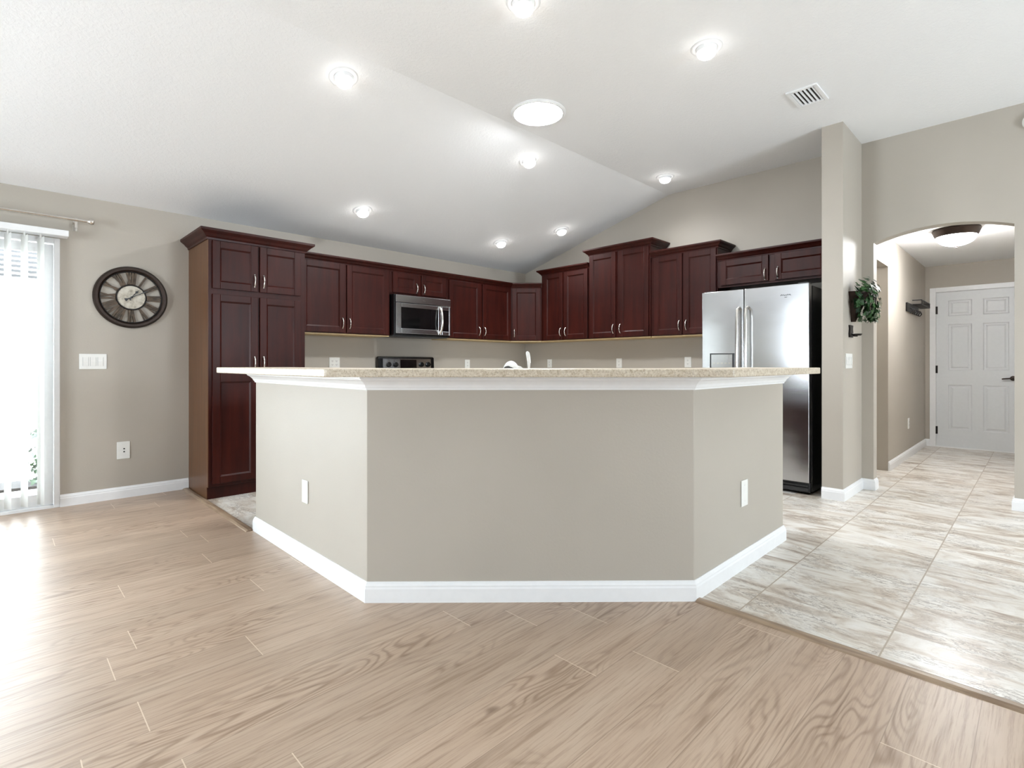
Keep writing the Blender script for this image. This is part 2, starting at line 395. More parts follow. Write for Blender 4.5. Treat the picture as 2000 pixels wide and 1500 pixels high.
# vertical blind hung in front of it
vb = thing('vertical_blind', 'white vertical blind with open hanging vanes over the patio door', 'blind', (-.62,WY-.07,2.05))
MB().box(-1.66,1.016,-.045,.068,0,.045).build('headrail', M_TRIM, vb, bevel=.004)
for i in range(29):
    x = .24-.088*i
    o = MB(); ang = math.radians(-66); r = .0445; n = 6; vs_ = []
    for k in range(n+1):
        t = -1+2*k/n; bow = .004*(1-t*t)
        vs_.append((t*r*math.cos(ang)-bow*math.sin(ang), t*r*math.sin(ang)+bow*math.cos(ang)))
    vs_ += [(a+.001*math.sin(ang), b-.001*math.cos(ang)) for a,b in vs_[::-1]]
    o.prism(vs_, -2.0, -.02); o.tube([(0,0,-.03),(0,0,.005)], .006, 6)
    o.build('vane', M_VANE, vb, loc=(x+.62, 0, 0))

rod = thing('curtain_rod', 'slim silver curtain rod above the patio door', 'curtain rod', (.44,WY,2.18))
MB().tube([(-2.9,-.085,.012),(.06,-.085,.012)], .012, 12).build('rod', M_NICKEL, rod, smooth=True)
f = MB(); f.lathe([(.006,0),(.011,.008),(.012,.016),(.021,.026),(.024,.037),(.02,.05),(.008,.056)], 20, Matrix.Translation((.055,-.085,.012)) @ Matrix.Rotation(PI/2,4,'Y')); f.build('finial', M_NICKEL, rod, smooth=True)
b = MB(); b.box(-.014,.014,-.004,0,-.06,.02); b.box(-.007,.007,-.085,-.003,-.012,-.002); b.tube([(-.009,-.085,.012),(.009,-.085,.012)], .015, 14); b.box(-.008,.008,-.09,-.078,-.05,.0); b.build('bracket', M_NICKEL, rod)

# ------------------------------------------------------------------ outside the patio door
struct(MB().box(-6,4,5.42,12,-.16,-.03).build('ground_patio', M_PATIO))
nh = thing('neighbor_house', 'white house wall with a louvred shutter seen through the patio door', 'house', (.2,9.2,-.03))
MB().box(-4.5,3.5,0,.2,0,3.4).build('wall', M_SIDING, nh)
lv = MB(); lv.box(-.75,.45,-.05,0,2.14,2.2); lv.box(-.75,.45,-.05,0,2.66,2.72)
lv.box(-.75,-.7,-.05,0,2.14,2.72); lv.box(.4,.45,-.05,0,2.14,2.72)
fr = lv.build('shutter', M_TRIM, nh)
sl = MB()
for i in range(7): sl.box(-.7,.4,-.03,-.004,2.23+i*.062,2.262+i*.062)
sl.build('louvre_slat', M_BLACK, fr)
gb = struct(MB().box(-2,2.5,6.35,6.75,-.03,-.004).build('ground_mulch', M_GRAVEL))
def leafball(n, fn, size):
    m = MB()
    for i in range(n):
        p, nr = fn(); s_ = size*random.uniform(.7,1.25); nr = Vector(nr).normalized(); t = nr.orthogonal().normalized()
        t = Matrix.Rotation(random.uniform(0,2*PI),3,nr) @ t; u = nr.cross(t)
        shape = [(0,-.15),(.42,-.5),(.5,.0),(.95,.12),(.42,.42),(.15,1.1),(-.15,1.1),(-.42,.42),(-.95,.12),(-.5,0),(-.42,-.5)]
        m.add([Vector(p)+(t*a+u*b_+nr*(.12*abs(a)))*s_*.5 for a,b_ in shape], [tuple(range(len(shape)))])
    return m
def sh():
    a = random.uniform(0,2*PI); z = random.uniform(.03,.5); r = random.uniform(.02,.17)*(1.15-z)
    return (r*math.cos(a), r*math.sin(a), z), (math.cos(a), math.sin(a), random.uniform(-.2,.8))
shr = thing('garden_shrub', 'small green shrub outside the patio door at the foot of frame', 'shrub', (.33,6.55,-.02))
leafball(170, sh, .07).build('foliage', M_SHRUB, shr); MB().tube([(0,0,-.01),(.01,0,.3)], .01, 8).build('stem', M_BRONZE, shr)

# ------------------------------------------------------------------ cabinets
def pull(parent, x, z, horiz=False, L=.1):
    m = MB(); pts = []
    for i in range(13):
        t = i/12; pts.append((x, -.02-.026*math.sin(PI*t)**.7, z-L/2+L*t))
    rr = [.0045+.0025*abs(math.cos(PI*i/12)) for i in range(13)]
    m.tube(pts, rr, 10)
    for s in (-1,1): m.lathe([(.008,0),(.008,.004),(.005,.008)], 12, Matrix.Translation((x,-.02,z+s*L/2)) @ Matrix.Rotation(PI/2,4,'X'))
    return m.build('handle', M_NICKEL, parent, smooth=True)
def cab_door(parent, x0, x1, z0, z1, mids=(), pullx=None, pullz=None, mat=None, fw=.056):
    mat = mat or M_CHERRY; T, P = .02, .009
    m = MB(); m.box(x0,x0+fw,-T,0,z0,z1); m.box(x1-fw,x1,-T,0,z0,z1)
    zs = [z0]+list(mids)+[z1]; rails = [(z0,z0+fw)]+[(q-.04,q+.04) for q in mids]+[(z1-fw,z1)]
    for a,b in rails: m.box(x0+fw,x1-fw,-T,0,a,b)
    e = .011
    for (a,b),(c_,d_) in zip(rails[:-1], rails[1:]):
        X0,X1,Z0,Z1 = x0+fw,x1-fw,b,c_
        o = [(X0,-T+.002,Z0),(X1,-T+.002,Z0),(X1,-T+.002,Z1),(X0,-T+.002,Z1)]
        i = [(X0+e,-P,Z0+e),(X1-e,-P,Z0+e),(X1-e,-P,Z1-e),(X0+e,-P,Z1-e)]
        m.add(o+i, [(0,1,5,4),(1,2,6,5),(2,3,7,6),(3,0,4,7),(4,5,6,7)])
    dr = m.build('door', mat, parent, bevel=.0025)
    if pullx is not None: pull(dr, pullx, pullz)
    return dr
CROWN = [(-.002,0),(.006,0),(.008,.012),(.018,.02),(.03,.034),(.046,.046),(.052,.052),(.052,.066),(-.002,.066)]
def crown(parent, path, z, k=1.0, mat=None):
    return MB().sweep([(o*k,z+q*k) for o,q in CROWN], path).build('crown_molding', mat or M_CHERRY, parent)
def wall_cabinet(label, loc, rz, w_, dep, z0, z1, doors, ck=1.0, ends=(False,False), under=None, cr=True):
    """local: x across the front, y into the wall, origin at the front's lower left corner"""
    t = thing('wall_cabinet', label, 'cabinet', loc, rz, 'dark cherry wall cabinets'); H = z1-z0
    m = MB(); m.box(0,w_,0,dep,.012,H); body = m.build('cabinet_body', M_CHERRY, t, bevel=.002)
    MB().box(.004,w_-.004,.004,dep-.002,0,.0118).build('underside_panel', under or M_BIRCH, t)
    n = len(doors)
    for i,(a,b) in enumerate(doors):
        if n == 1: px = a+.03
        else: px = b-.028 if i == 0 else a+.028
        cab_door(t, a, b, .02, H-.014, pullx=px, pullz=.115 if H > .45 else .085)
    if cr:
        path = [(0,0),(w_,0)]
        if ends[0]: path = [(0,dep)]+path
        if ends[1]: path = path+[(w_,dep)]
        crown(t, [(a,b-.001) for a,b in path], H-.012, ck)
    return t
UZ0, UZ1, UY, UXF = 1.385, 2.105, 4.955, 5.155
g0 = .008
wall_cabinet('two-door dark cherry wall cabinet between pantry and microwave', (2.0,UY,UZ0), 0, 1.03, WY-UY, UZ0, UZ1, [(.06,.508),(.53,1.008)])
wall_cabinet('short two-door dark cherry cabinet directly above the microwave', (3.031,UY,1.85), 0, .775, WY-UY, 1.85, UZ1, [(.035,.362),(.405,.748)], under=M_CHERRY)
wall_cabinet('two-door dark cherry wall cabinet between microwave and corner cabinet', (3.807,UY,UZ0), 0, 1.06, WY-UY, UZ0, UZ1, [(.022,.515),(.55,1.045)])
# corner unit on the diagonal
cl, cr_ = Vector((4.868,UY)), Vector((UXF,4.668)); dv = cr_-cl; cw = dv.length; rzc = math.atan2(dv.y,dv.x)
t = thing('wall_cabinet', 'single-door dark cherry corner cabinet set diagonally', 'cabinet', (cl.x,cl.y,UZ0), rzc, 'dark cherry wall cabinets')
def toloc(p): q = Matrix.Rotation(-rzc,2) @ (Vector(p)-cl); return (q.x,q.y)
poly = [(0,0),(cw,0),toloc((KX,4.668)),toloc((KX,WY)),toloc((4.868,WY))]
MB().prism(poly, .012, UZ1-UZ0).build('cabinet_body', M_CHERRY, t, bevel=.002); MB().prism([(a*.99,b*.99+.002) for a,b in poly], 0, .0118).build('underside_panel', M_BIRCH, t)
cab_door(t, .02, cw-.02, .02, UZ1-UZ0-.014, pullx=.045, pullz=.115); crown(t, [(0,-.001),(cw,-.001)], UZ1-UZ0-.012)
R90 = -PI/2; DK = KX-UXF
wall_cabinet('two-door dark cherry wall cabinet just right of the corner one', (UXF,4.664,UZ0), R90, .784, DK, UZ0, 2.27, [(.05,.368),(.395,.765)], ends=(True,False))
wall_cabinet('tallest dark cherry wall cabinet, in the middle of the right run', (UXF-.012,3.878,UZ0), R90, .84, DK+.012, UZ0, 2.41, [(.018,.39),(.43,.822)], ends=(True,True), ck=1.1)
wall_cabinet('two-door dark cherry wall cabinet beside the refrigerator top', (UXF,3.036,UZ0), R90, .744, DK, UZ0, 2.27, [(.04,.37),(.392,.735)], ends=(False,True))
wall_cabinet('short wide dark cherry cabinet directly above the refrigerator', (UXF,2.290,1.85), R90, 1.02, DK, 1.85, 2.125, [(.035,.488),(.545,.985)], under=M_CHERRY)

# pantry
PX, PY = 1.21, 4.69
t = thing('pantry_cabinet', 'tall dark cherry pantry cabinet with brown side, left of kitchen', 'cabinet', (PX,PY,0)); PW, PD = .785, WY-PY-.002
MB().box(.004,PW,0,PD,.1,2.11).build('cabinet_body', M_CHERRY, t, bevel=.002)
MB().box(.004,PW,.03,PD,0,.1).build('toe_kick', M_CHERRY, t)
o = MB().prism([(0,.1),(.03,.1),(.03,0),(PD,0),(PD,2.11),(0,2.11)], 0, .0039, 'x').build('side_panel', M_BROWN, t); o['label'] = 'lighter brown side panel'
for a,b,px in ((.03,.375,.347),(.392,.74,.42)):
    cab_door(t, a, b, 1.7, 2.085, pullx=px, pullz=1.79)
    cab_door(t, a, b, .125, 1.655, mids=(.985,), pullx=px, pullz=1.1)
crown(t, [(0,PD),(0,-.001),(PW,-.001),(PW,UY-PY-.08)], 2.09, 1.25)

# base cabinets and worktop along the walls
def base_run(label, loc, rz, w_, doors, dep=.6):
    t = thing('base_cabinet', label, 'cabinet', loc, rz, 'base cabinets')
    MB().box(0,w_,0,dep-.012,.1,.87).build('cabinet_body', M_CHERRY, t); MB().box(0,w_,.06,dep-.012,0,.1).build('toe_kick', M_CHERRY, t)
    for a,b in doors:
        cab_door(t, a, b, .12, .68, pullx=b-.03, pullz=.6)
        d_ = MB().box(a,b,-.02,0,.7,.855).build('drawer', M_CHERRY, t, bevel=.003)
    return t
base_run('dark cherry base cabinet between pantry and stove', (2.005,4.67,0), 0, 1.02, [(.02,.5),(.52,1.0)])
base_run('dark cherry base cabinet right of the stove', (3.815,4.67,0), 0, 1.02, [(.02,.5),(.52,1.0)])
base_run('dark cherry base cabinet beside the refrigerator', (4.87,4.64,0), R90, 2.34, [(.04,.58),(.6,1.15),(1.17,1.73),(1.75,2.32)])
tag(MB().box(2.0,3.03,4.64,WY-.001,.872,.91).build('worktop', M_COUNTER, bevel=.004), 'speckled beige worktop between pantry and stove', 'countertop')
tag(MB().prism([(3.812,4.64),(4.84,4.64),(4.84,2.29),(KX-.001,2.29),(KX-.001,WY-.001),(3.812,WY-.001)], .872, .91).build('worktop', M_COUNTER, bevel=.004), 'speckled beige corner worktop between stove and refrigerator', 'countertop')

# ------------------------------------------------------------------ breakfast bar
P = [(1.215,3.62),(1.215,2.179),(2.298,1.132),(3.475,1.132)]
def offset(path, o):
    out = []
    for i,p in enumerate(path):
        p = Vector(p); d0 = (p-Vector(path[i-1])).normalized() if i else None; d1 = (Vector(path[i+1])-p).normalized() if i < len(path)-1 else None
        n0 = Vector((d0.y,-d0.x)) if d0 else None; n1 = Vector((d1.y,-d1.x)) if d1 else None
        if n0 and n1: b = (n0+n1).normalized(); b = b/b.dot(n0)
        else: b = n0 or n1
        out.append((p.x+b.x*o, p.y+b.y*o))
    return out
IN = offset(P, -.115)
isl = thing('kitchen_island', 'beige angled half-wall kitchen island with white moldings, centre of room', 'kitchen island', (2.0,1.9,0))
L0 = (-2.0,-1.9)
def sh2(path): return [(a+L0[0], b+L0[1]) for a,b in path]
MB().prism(sh2(P+IN[::-1]), 0, 1.033).build('half_wall', M_WALL, isl, bevel=.004)
RET = [IN[0]]+P+[IN[-1]]
MB().sweep(BB, sh2(RET)).build('baseboard', M_TRIM, isl)
CM = [(-.001,0),(.005,0),(.007,.008),(.011,.012),(.016,.024),(.03,.04),(.04,.046),(.042,.052),(.048,.054),(.048,.063),(-.001,.063)]
MB().sweep([(o,.971+z) for o,z in CM], sh2(RET)).build('crown_molding', M_TRIM, isl)
top = [(.99,3.67),(.99,2.13),(2.197,.905),(3.42,.905)]; bk = [(1.42,3.67),(1.42,2.30),(2.38,1.33),(3.42,1.33)]
def rounded(poly, r):
    out = []; n = len(poly)
    for i,p in enumerate(poly):
        p = Vector(p); a = (Vector(poly[i-1])-p).normalized(); b = (Vector(poly[(i+1)%n])-p).normalized()
        th = a.angle(b); d_ = r/math.tan(th/2) if th < 3.1 else 0
        p0, p1 = p+a*d_, p+b*d_
        for k in range(6):
            s_ = k/5; out.append(tuple(((1-s_)**2)*p0+2*s_*(1-s_)*p+s_*s_*p1))
    return out
bt = MB().prism(rounded(top+bk[::-1], .03), 1.0345, 1.0695).build('bar_countertop', M_COUNTER, bevel=.005)
tag(bt, 'speckled beige angled raised countertop on top of the kitchen island', 'countertop')
# lower worktop and sink cabinets on the kitchen side
i2 = offset(P, -.118); i3 = offset(P, -.72); i4 = offset(P, -.70)
t = thing('base_cabinet', 'dark cherry sink cabinet behind the half-wall of island', 'cabinet', (2.0,1.9,0), 0, 'base cabinets')
MB().prism(sh2(i2+i4[::-1]), .1, .87).build('cabinet_body', M_CHERRY, t); MB().prism(sh2(i2+offset(P,-.64)[::-1]), 0, .1).build('toe_kick', M_CHERRY, t)
tag(MB().prism(i2+i3[::-1], .872, .91).build('worktop', M_COUNTER, bevel=.004), 'speckled beige lower worktop behind the island half-wall', 'countertop')

# faucet and sprayer standing on that worktop
Fw = Vector((math.cos(AX), math.sin(AX))); Rt = Vector((math.sin(AX), -math.cos(AX)))
def spot(px, z_): q = Fw*z_+Rt*((px-1000)/FPX*z_); return (q.x,q.y)
a,b = spot(998, 2.72); t = thing('faucet', 'rounded white kitchen faucet peeking over the bar countertop', 'faucet', (a,b,.91), AX-PI/2)
fb = MB(); fb.lathe([(.03,0),(.03,.012),(.024,.02),(.022,.11),(.03,.13)], 24); fb.build('base', M_WHITEBODY, t, smooth=True)
fb = MB(); prof = [(.001,.197)]+[(.046*math.sin(PI/2*k/8), .13+.067*math.cos(PI/2*k/8)) for k in range(1,9)]+[(.03,.127)]
fb.lathe(prof[::-1], 28); dome = fb.build('dome_body', M_WHITEBODY, t, smooth=True)
fb = MB(); fb.lathe([(.001,0),(.02,0),(.022,.004),(.016,.006),(.001,.006)], 20, Matrix.Translation((-.012,-.0375,.155)) @ Matrix.Rotation(math.radians(62),4,'X') @ Matrix.Diagonal((1.15,.75,1,1))); fb.build('inset', M_DKGREY, dome, smooth=True)
fb = MB(); fb.tube([(.0,.02,.15),(.0,.09,.175),(.0,.16,.17),(.0,.19,.145)], [.015,.013,.012,.012], 12); fb.build('spout', M_WHITEBODY, t, smooth=True)
fb = MB(); fb.tube([(.03,0,.165),(.05,.01,.16),(.062,.02,.15)], [.009,.007,.007], 10); fb.build('lever', M_WHITEBODY, t, smooth=True)
a,b = spot(1033, 2.72); t = thing('sink_sprayer', 'slim white upright sink sprayer beside the faucet', 'sprayer', (a,b,.91), AX-PI/2)
fb = MB(); fb.lathe([(.02,0),(.02,.01),(.014,.02),(.011,.03),(.008,.13),(.006,.16),(.009,.19)], 18); fb.build('stem', M_WHITEBODY, t, smooth=True)
fb = MB(); fb.tube([(0.002,0,.185),(-.002,0,.215),(-.007,-.002,.237),(-.01,-.004,.244)], [.009,.0105,.010,.006], 14); fb.build('spray_head', M_WHITEBODY, t, smooth=True)

# ------------------------------------------------------------------ stove
t = thing('stove', 'black and stainless electric stove with knob panel, below the microwave', 'stove', (3.04,4.63,0)); W_ = .762
MB().box(0,W_,.04,.63,.02,.905).build('oven_body', M_BLACK, t, bevel=.004)
MB().box(.0,W_,.0,.63,.906,.916).build('cooktop', M_GLASSB, t, bevel=.003)
dd = MB(); dd.box(.01,W_-.01,0,.04,.2,.78); dd = dd.build('oven_door', M_STEEL, t, bevel=.004)
MB().box(.12,W_-.12,-.003,.0,.33,.62).build('door_glass', M_GLASSB, dd)
hb = MB(); hb.tube([(.06,-.045,.73),(W_-.06,-.045,.73)], .012, 12); hb.box(.07,.09,-.045,0,.72,.74); hb.box(W_-.09,W_-.07,-.045,0,.72,.74); hb.build('handle', M_STEEL, dd)
MB().box(.01,W_-.01,0,.04,.03,.19).build('drawer', M_STEEL, t, bevel=.004)
bg = MB().prism([(.56,.917),(.635,.917),(.635,1.165),(.60,1.178),(.575,1.165)], 0.0, W_, 'x').build('backguard', M_BLACK, t, bevel=.008)
pn = MB(); pn.prism([(.556,.94),(.562,.94),(.574,1.15),(.568,1.15)], .055, W_-.055, 'x'); pn = pn.build('control_panel', M_STEEL, bg)
MB().prism([(.5535,.985),(.5575,.985),(.569,1.14),(.565,1.14)], .28, .50, 'x').build('display', M_GLASSB, pn)
for x in (.125,.215,.57,.665):
    k = MB(); k.lathe([(.03,0),(.03,.006),(.024,.008),(.022,.026),(.018,.03)], 20, Matrix.Translation((x,.561,1.085)) @ Matrix.Rotation(math.radians(93),4,'X'))
    k.box(x-.005,x+.005,.528,.556,1.062,1.108); k.build('knob', M_BLACK, pn)

# ------------------------------------------------------------------ microwave
t = thing('microwave_oven', 'stainless over-the-range microwave under the short cabinet', 'microwave', (3.045,4.87,1.405)); W_, H_ = .75, .44
MB().box(.0,W_,.022,.385,0,H_).build('oven_body', M_BLACK, t, bevel=.003)
MB().box(.004,W_-.004,.05,.36,-.012,0).build('underside_vent', M_DKGREY, t)
MB().box(.012,W_,-.002,.0215,.355,H_-.006).build('top_panel', M_STEEL, t, bevel=.004)
m = MB(); x0,x1,z0,z1 = .012,.60,.018,.348
m.box(x0,x0+.065,-.006,.0215,z0,z1); m.box(x1-.03,x1,-.006,.0215,z0,z1); m.box(x0+.065,x1-.03,-.006,.0215,z0,z0+.055); m.box(x0+.065,x1-.03,-.006,.0215,z1-.045,z1)
dd = m.build('oven_door', M_STEEL, t, bevel=.004)
MB().box(x0+.06,x1-.028,.0,.018,z0+.05,z1-.04).build('door_glass', M_GLASSB, dd)
hb = MB(); hb.tube([(.585,-.012,.035),(.588,-.04,.07),(.59,-.056,.13),(.59,-.06,.18),(.59,-.056,.235),(.588,-.04,.3),(.585,-.012,.335)], [.013]*7, 12); hb.build('handle', M_NICKEL, dd, smooth=True)
m = MB(); m.box(.604,.625,-.004,.0215,.018,.348); m.box(.725,W_,-.004,.0215,.018,.348); m.box(.625,.725,-.004,.0215,.018,.06); m.box(.625,.725,-.004,.0215,.305,.348)
cp = m.build('control_panel', M_STEEL, t, bevel=.003); MB().box(.623,.727,.0,.02,.058,.307).build('keypad', M_GLASSB, cp)
lg = MB(); lg.tube([(.36,-.004,.39),(.366,-.004,.396),(.372,-.004,.389),(.379,-.004,.396),(.386,-.004,.389),(.395,-.004,.392)], .0015, 6); lg.build('logo', M_NICKEL, t)

# ------------------------------------------------------------------ refrigerator (local x = -Y, y = +X)
FW = .92; t = thing('refrigerator', 'stainless side-by-side refrigerator with black sides next to stub wall', 'refrigerator', (4.755,2.268,0), R90)
MB().box(0,FW,.085,.70,.02,1.745).build('fridge_body', M_BLACK, t, bevel=.006)
gr = MB(); gr.box(.01,FW-.01,.055,.085,.02,.1); gr.box(.02,FW-.28,.045,.055,.035,.09); gr.box(FW-.24,FW-.02,.04,.055,.03,.06); gr.box(FW-.24,FW-.02,.04,.055,.068,.085); gr.build('base_grille', M_DKGREY, t, bevel=.003)
for x in (.08,FW-.08):
    MB().lathe([(.02,0),(.02,.02)], 14, Matrix.Translation((x,.12,0))).build('foot', M_BLACK, t)
def bowed(x0,x1,z0,z1,bow=.004):
    pts = [(x0+(x1-x0)*k/14, 0) for k in range(15)]; xm=(x0+x1)/2; hw=(x1-x0)/2
    pts = [(x, .004-bow*max(0.0, 1-((x-xm)/hw)**2)**.8) for x,_ in pts]
    return MB().prism(pts+[(x1,.078),(x0,.078)], z0, z1)
SPL = .392
dl = bowed(.003,SPL-.004,.11,1.76).build('door', M_STEEL, t, smooth=True, bevel=.004)
dr = bowed(SPL+.004,FW-.003,.11,1.76).build('door', M_STEEL, t, smooth=True, bevel=.004)
for (d_,x) in ((dl,SPL-.038),(dr,SPL+.038)):
    hb = MB(); hb.tube([(x,-.0,.5),(x,-.045,.52),(x,-.058,.6),(x,-.062,1.05),(x,-.058,1.5),(x,-.045,1.575),(x,.0,1.595)], .0135, 14); hb.build('handle', M_NICKEL, d_, smooth=True)
ds = MB(); x0,x1,z0,z1 = .085,.305,.86,1.19
ds.box(x0,x0+.012,-.012,.02,z0,z1); ds.box(x1-.012,x1,-.012,.02,z0,z1); ds.box(x0,x1,-.012,.02,z1-.012,z1); ds.box(x0,x1,-.012,.02,z0,z0+.012)
dsp = ds.build('dispenser_frame', M_DKGREY, dl, bevel=.003)
pp = MB(); pp.box(x0+.012,x1-.012,-.008,.01,1.06,z1-.012); pp.box(x0+.012,x1-.012,.0,.02,z0+.012,1.06); pp.build('dispenser_panel', M_STEEL, dl)
kb = MB()
for i in range(5): kb.box(x0+.03+i*.036,x0+.052+i*.036,-.0095,-.008,1.09,1.105)
kb.build('dispenser_keys', M_NICKEL, dl)
lg = MB(); xs = [.70+.008*i for i in range(11)]
lg.tube([(x,-.0025,1.672+(.006 if i%2 else -.003)+.002*math.sin(i)) for i,x in enumerate(xs)], .0016, 6); lg.tube([(.732,-.003,1.655),(.752,-.003,1.656)], .0016, 6); lg.build('logo', M_DKGREY, dr)
hg = MB(); hg.box(.02,.1,.05,.14,1.76,1.775); hg.box(FW-.1,FW-.02,.05,.14,1.76,1.775); hg.build('hinge_cover', M_DKGREY, t, bevel=.004)

# ------------------------------------------------------------------ clock
t = thing('wall_clock', 'large round open-faced clock with dark roman numerals on left wall', 'clock', (.797,WY,1.637)); RX = Matrix.Rotation(PI/2,4,'X')
def ring(m, r0, r1, h0, h1, n=64):
    rm = (r0+r1)/2; return m.lathe([(r0,h0),(r0,h1*.7),(r0+(rm-r0)*.5,h1),(rm+(r1-rm)*.3,h1),(r1,h1*.45),(r1,h0),(r0,h0)], n, RX, cap=False)
ring(MB(), .212, .252, 0, .035).build('frame', M_BRONZE, t, smooth=True)
rr = MB(); ring(rr, .203, .2115, .004, .022); ring(rr, .094, .106, .004, .018)
rr.build('inner_ring', M_IRON, t, smooth=True)
def make_face():
    g = G('aged_cream_dial'); g.col(g.ramp(g.noise(g.objc(), 26, 4, .65), [(.3, srgb(150,140,122)), (.5, srgb(206,200,186)), (.7, srgb(222,218,206))])); g.set(Roughness=.6); return g.mat
MB().lathe([(.001,.006),(.095,.006),(.095,.012),(.001,.012)], 48, RX).build('dial', make_face(), t)
ROM = ['XII','I','II','III','IV','V','VI','VII','VIII','IX','X','XI']
for k,s_ in enumerate(ROM):
    a = 2*PI*k/12; er = Vector((math.sin(a),math.cos(a))); et = Vector((math.cos(a),-math.sin(a)))
    wd = {'I':.017,'V':.034,'X':.034}; tot = sum(wd[q] for q in s_); x = -tot/2; m = MB(); r0, r1 = .105, .204
    def stroke(xa, ra, xb, rb, w2, dy=0):
        pa, pb = et*xa+er*ra, et*xb+er*rb; dd_ = (pb-pa).normalized(); nn = Vector((dd_.y,-dd_.x))*w2/2
        q = [pa+nn, pb+nn, pb-nn, pa-nn]; m.prism([tuple(v) for v in q], -.016-dy, -.007, 'y')
    for q in s_:
        c_ = x+wd[q]/2; sc = lambda rr_: .8+.35*(rr_-r0)/(r1-r0)
        if q == 'I': stroke(c_*sc(r0), r0, c_*sc(r1), r1, .0145)
        elif q == 'V': stroke(c_*sc(r0), r0, (c_-.012)*sc(r1), r1, .015); stroke(c_*sc(r0), r0, (c_+.012)*sc(r1), r1, .009, .0005)
        else: stroke((c_+.011)*sc(r0), r0, (c_-.011)*sc(r1), r1, .015); stroke((c_-.011)*sc(r0), r0, (c_+.011)*sc(r1), r1, .009, .0005)
        x += wd[q]
    m.build('numeral', M_NUMERAL, t)
def hand(deg, L, w2, tail, y):
    a = math.radians(deg); er = Vector((math.sin(a),math.cos(a))); et = Vector((math.cos(a),-math.sin(a)))
    sh_ = [(-.003,-tail*.5),(-.014,-tail),(.014,-tail),(.003,-tail*.5),(.003,L*.55),(w2,L*.68),(.002,L*.82),(0,L),(-.002,L*.82),(-w2,L*.68),(-.003,L*.55)]
    m = MB(); m.prism([tuple(et*u+er*v) for u,v in sh_], -y-.002, -y, 'y'); return m.build('hand', M_BLACK, t)
hand(38, .085, .011, .022, .018); hand(61, .15, .004, .05, .022)
MB().lathe([(.008,.012),(.008,.027),(.004,.03)], 16, RX).build('hub', M_BLACK, t)

# ------------------------------------------------------------------ plates on the walls (local: front is -y)
def plate(name, label, cat, loc, rz, w_, h_, kind, group, gangs=1):
    t = thing(name, label, cat, loc, rz, group)
    MB().box(-w_/2,w_/2,-.006,0,-h_/2,h_/2).build('cover_plate', M_PLASTIC, t, bevel=.003)
    if kind == 'outlet':
        for gx in range(gangs):
            cx = (gx-(gangs-1)/2)*.046
            for s_ in (-1,1):
                m = MB(); m.prism([(cx+.0165*math.cos(q*PI/8)*.9, s_*.0195+.0145*math.sin(q*PI/8)) for q in range(16)], -.0075, -.006, 'y')
                so = m.build('socket', M_PLASTIC, t)
                q = MB(); q.box(cx-.0075,cx-.005,-.008,-.0074,s_*.0195-.002,s_*.0195+.007); q.box(cx+.005,cx+.0075,-.008,-.0074,s_*.0195-.001,s_*.0195+.006); q.box(cx-.002,cx+.002,-.008,-.0074,s_*.0195-.009,s_*.0195-.005); q.build('slots', M_SLOT, so)
    elif kind == 'switch':
        for gx in range(gangs):
            cx = (gx-(gangs-1)/2)*.046
            MB().prism([(-.006,-.033),(-.0085,-.033),(-.0105,.0),(-.0075,.033),(-.006,.033)], cx-.0165, cx+.0165, 'x').build('rocker', M_PLASTIC, t, bevel=.001)
            q = MB(); q.box(cx-.018,cx-.0168,-.0065,-.006,-.035,.035); q.box(cx+.0168,cx+.018,-.0065,-.006,-.035,.035); q.build('rocker_gap', M_GREY, t)
    elif kind == 'blank':
        for s_ in (-1,1): MB().lathe([(.0035,0),(.003,.0015)], 10, Matrix.Translation((0,-.006,s_*.042)) @ RX).build('screw', M_PLASTIC, t)
    elif kind == 'jack':
        for s_ in (-1,1): MB().lathe([(.006,0),(.006,.002),(.003,.002)], 12, Matrix.Translation((.004,-.006,s_*.012)) @ RX).build('jack', M_DKGREY, t)
    return t
plate('light_switch', 'wide white three-gang light switch plate below the clock', 'light switch', (.551,WY,1.11), 0, .172, .121, 'switch', None, 3)
plate('wall_outlet', 'white wall plate with two dark jacks low on the left wall', 'outlet', (.745,WY,.388), 0, .088, .14, 'jack', None)
GO = 'outlets above the kitchen worktop'
plate('wall_outlet', 'double-width white outlet on the backsplash next to the pantry', 'outlet', (2.557,WY,1.102), 0, .117, .117, 'outlet', GO, 2)
plate('wall_outlet', 'white outlet on the backsplash between stove and corner', 'outlet', (4.38,WY,1.09), 0, .08, .115, 'outlet', GO)
plate('wall_outlet', 'white outlet right of the corner, behind the sprayer', 'outlet', (KX,4.80,1.098), R90, .08, .115, 'outlet', GO)
plate('wall_outlet', 'white outlet under the tallest wall cabinet', 'outlet', (KX,3.665,1.102), R90, .08, .117, 'outlet', GO)
plate('wall_outlet', 'white outlet next to the refrigerator on the backsplash', 'outlet', (KX,2.765,1.112), R90, .08, .117, 'outlet', GO)
plate('blank_wall_plate', 'white wall plate low on the left wing of the island', 'wall plate', (1.215,2.847,.39), R90, .075, .125, 'blank', None)
plate('blank_wall_plate', 'white wall plate low on the right wing of the island', 'wall plate', (2.87,1.132,.397), 0, .085, .14, 'blank', None)
plate('light_switch', 'white switch plate under the hanging ivy planter', 'light switch', (4.967,1.118,1.115), 0, .2, .121, 'switch', None, 4)
plate('wall_outlet', 'white outlet low on the hallway wall', 'outlet', (7.62,HY,.395), 0, .085, .125, 'outlet', None)

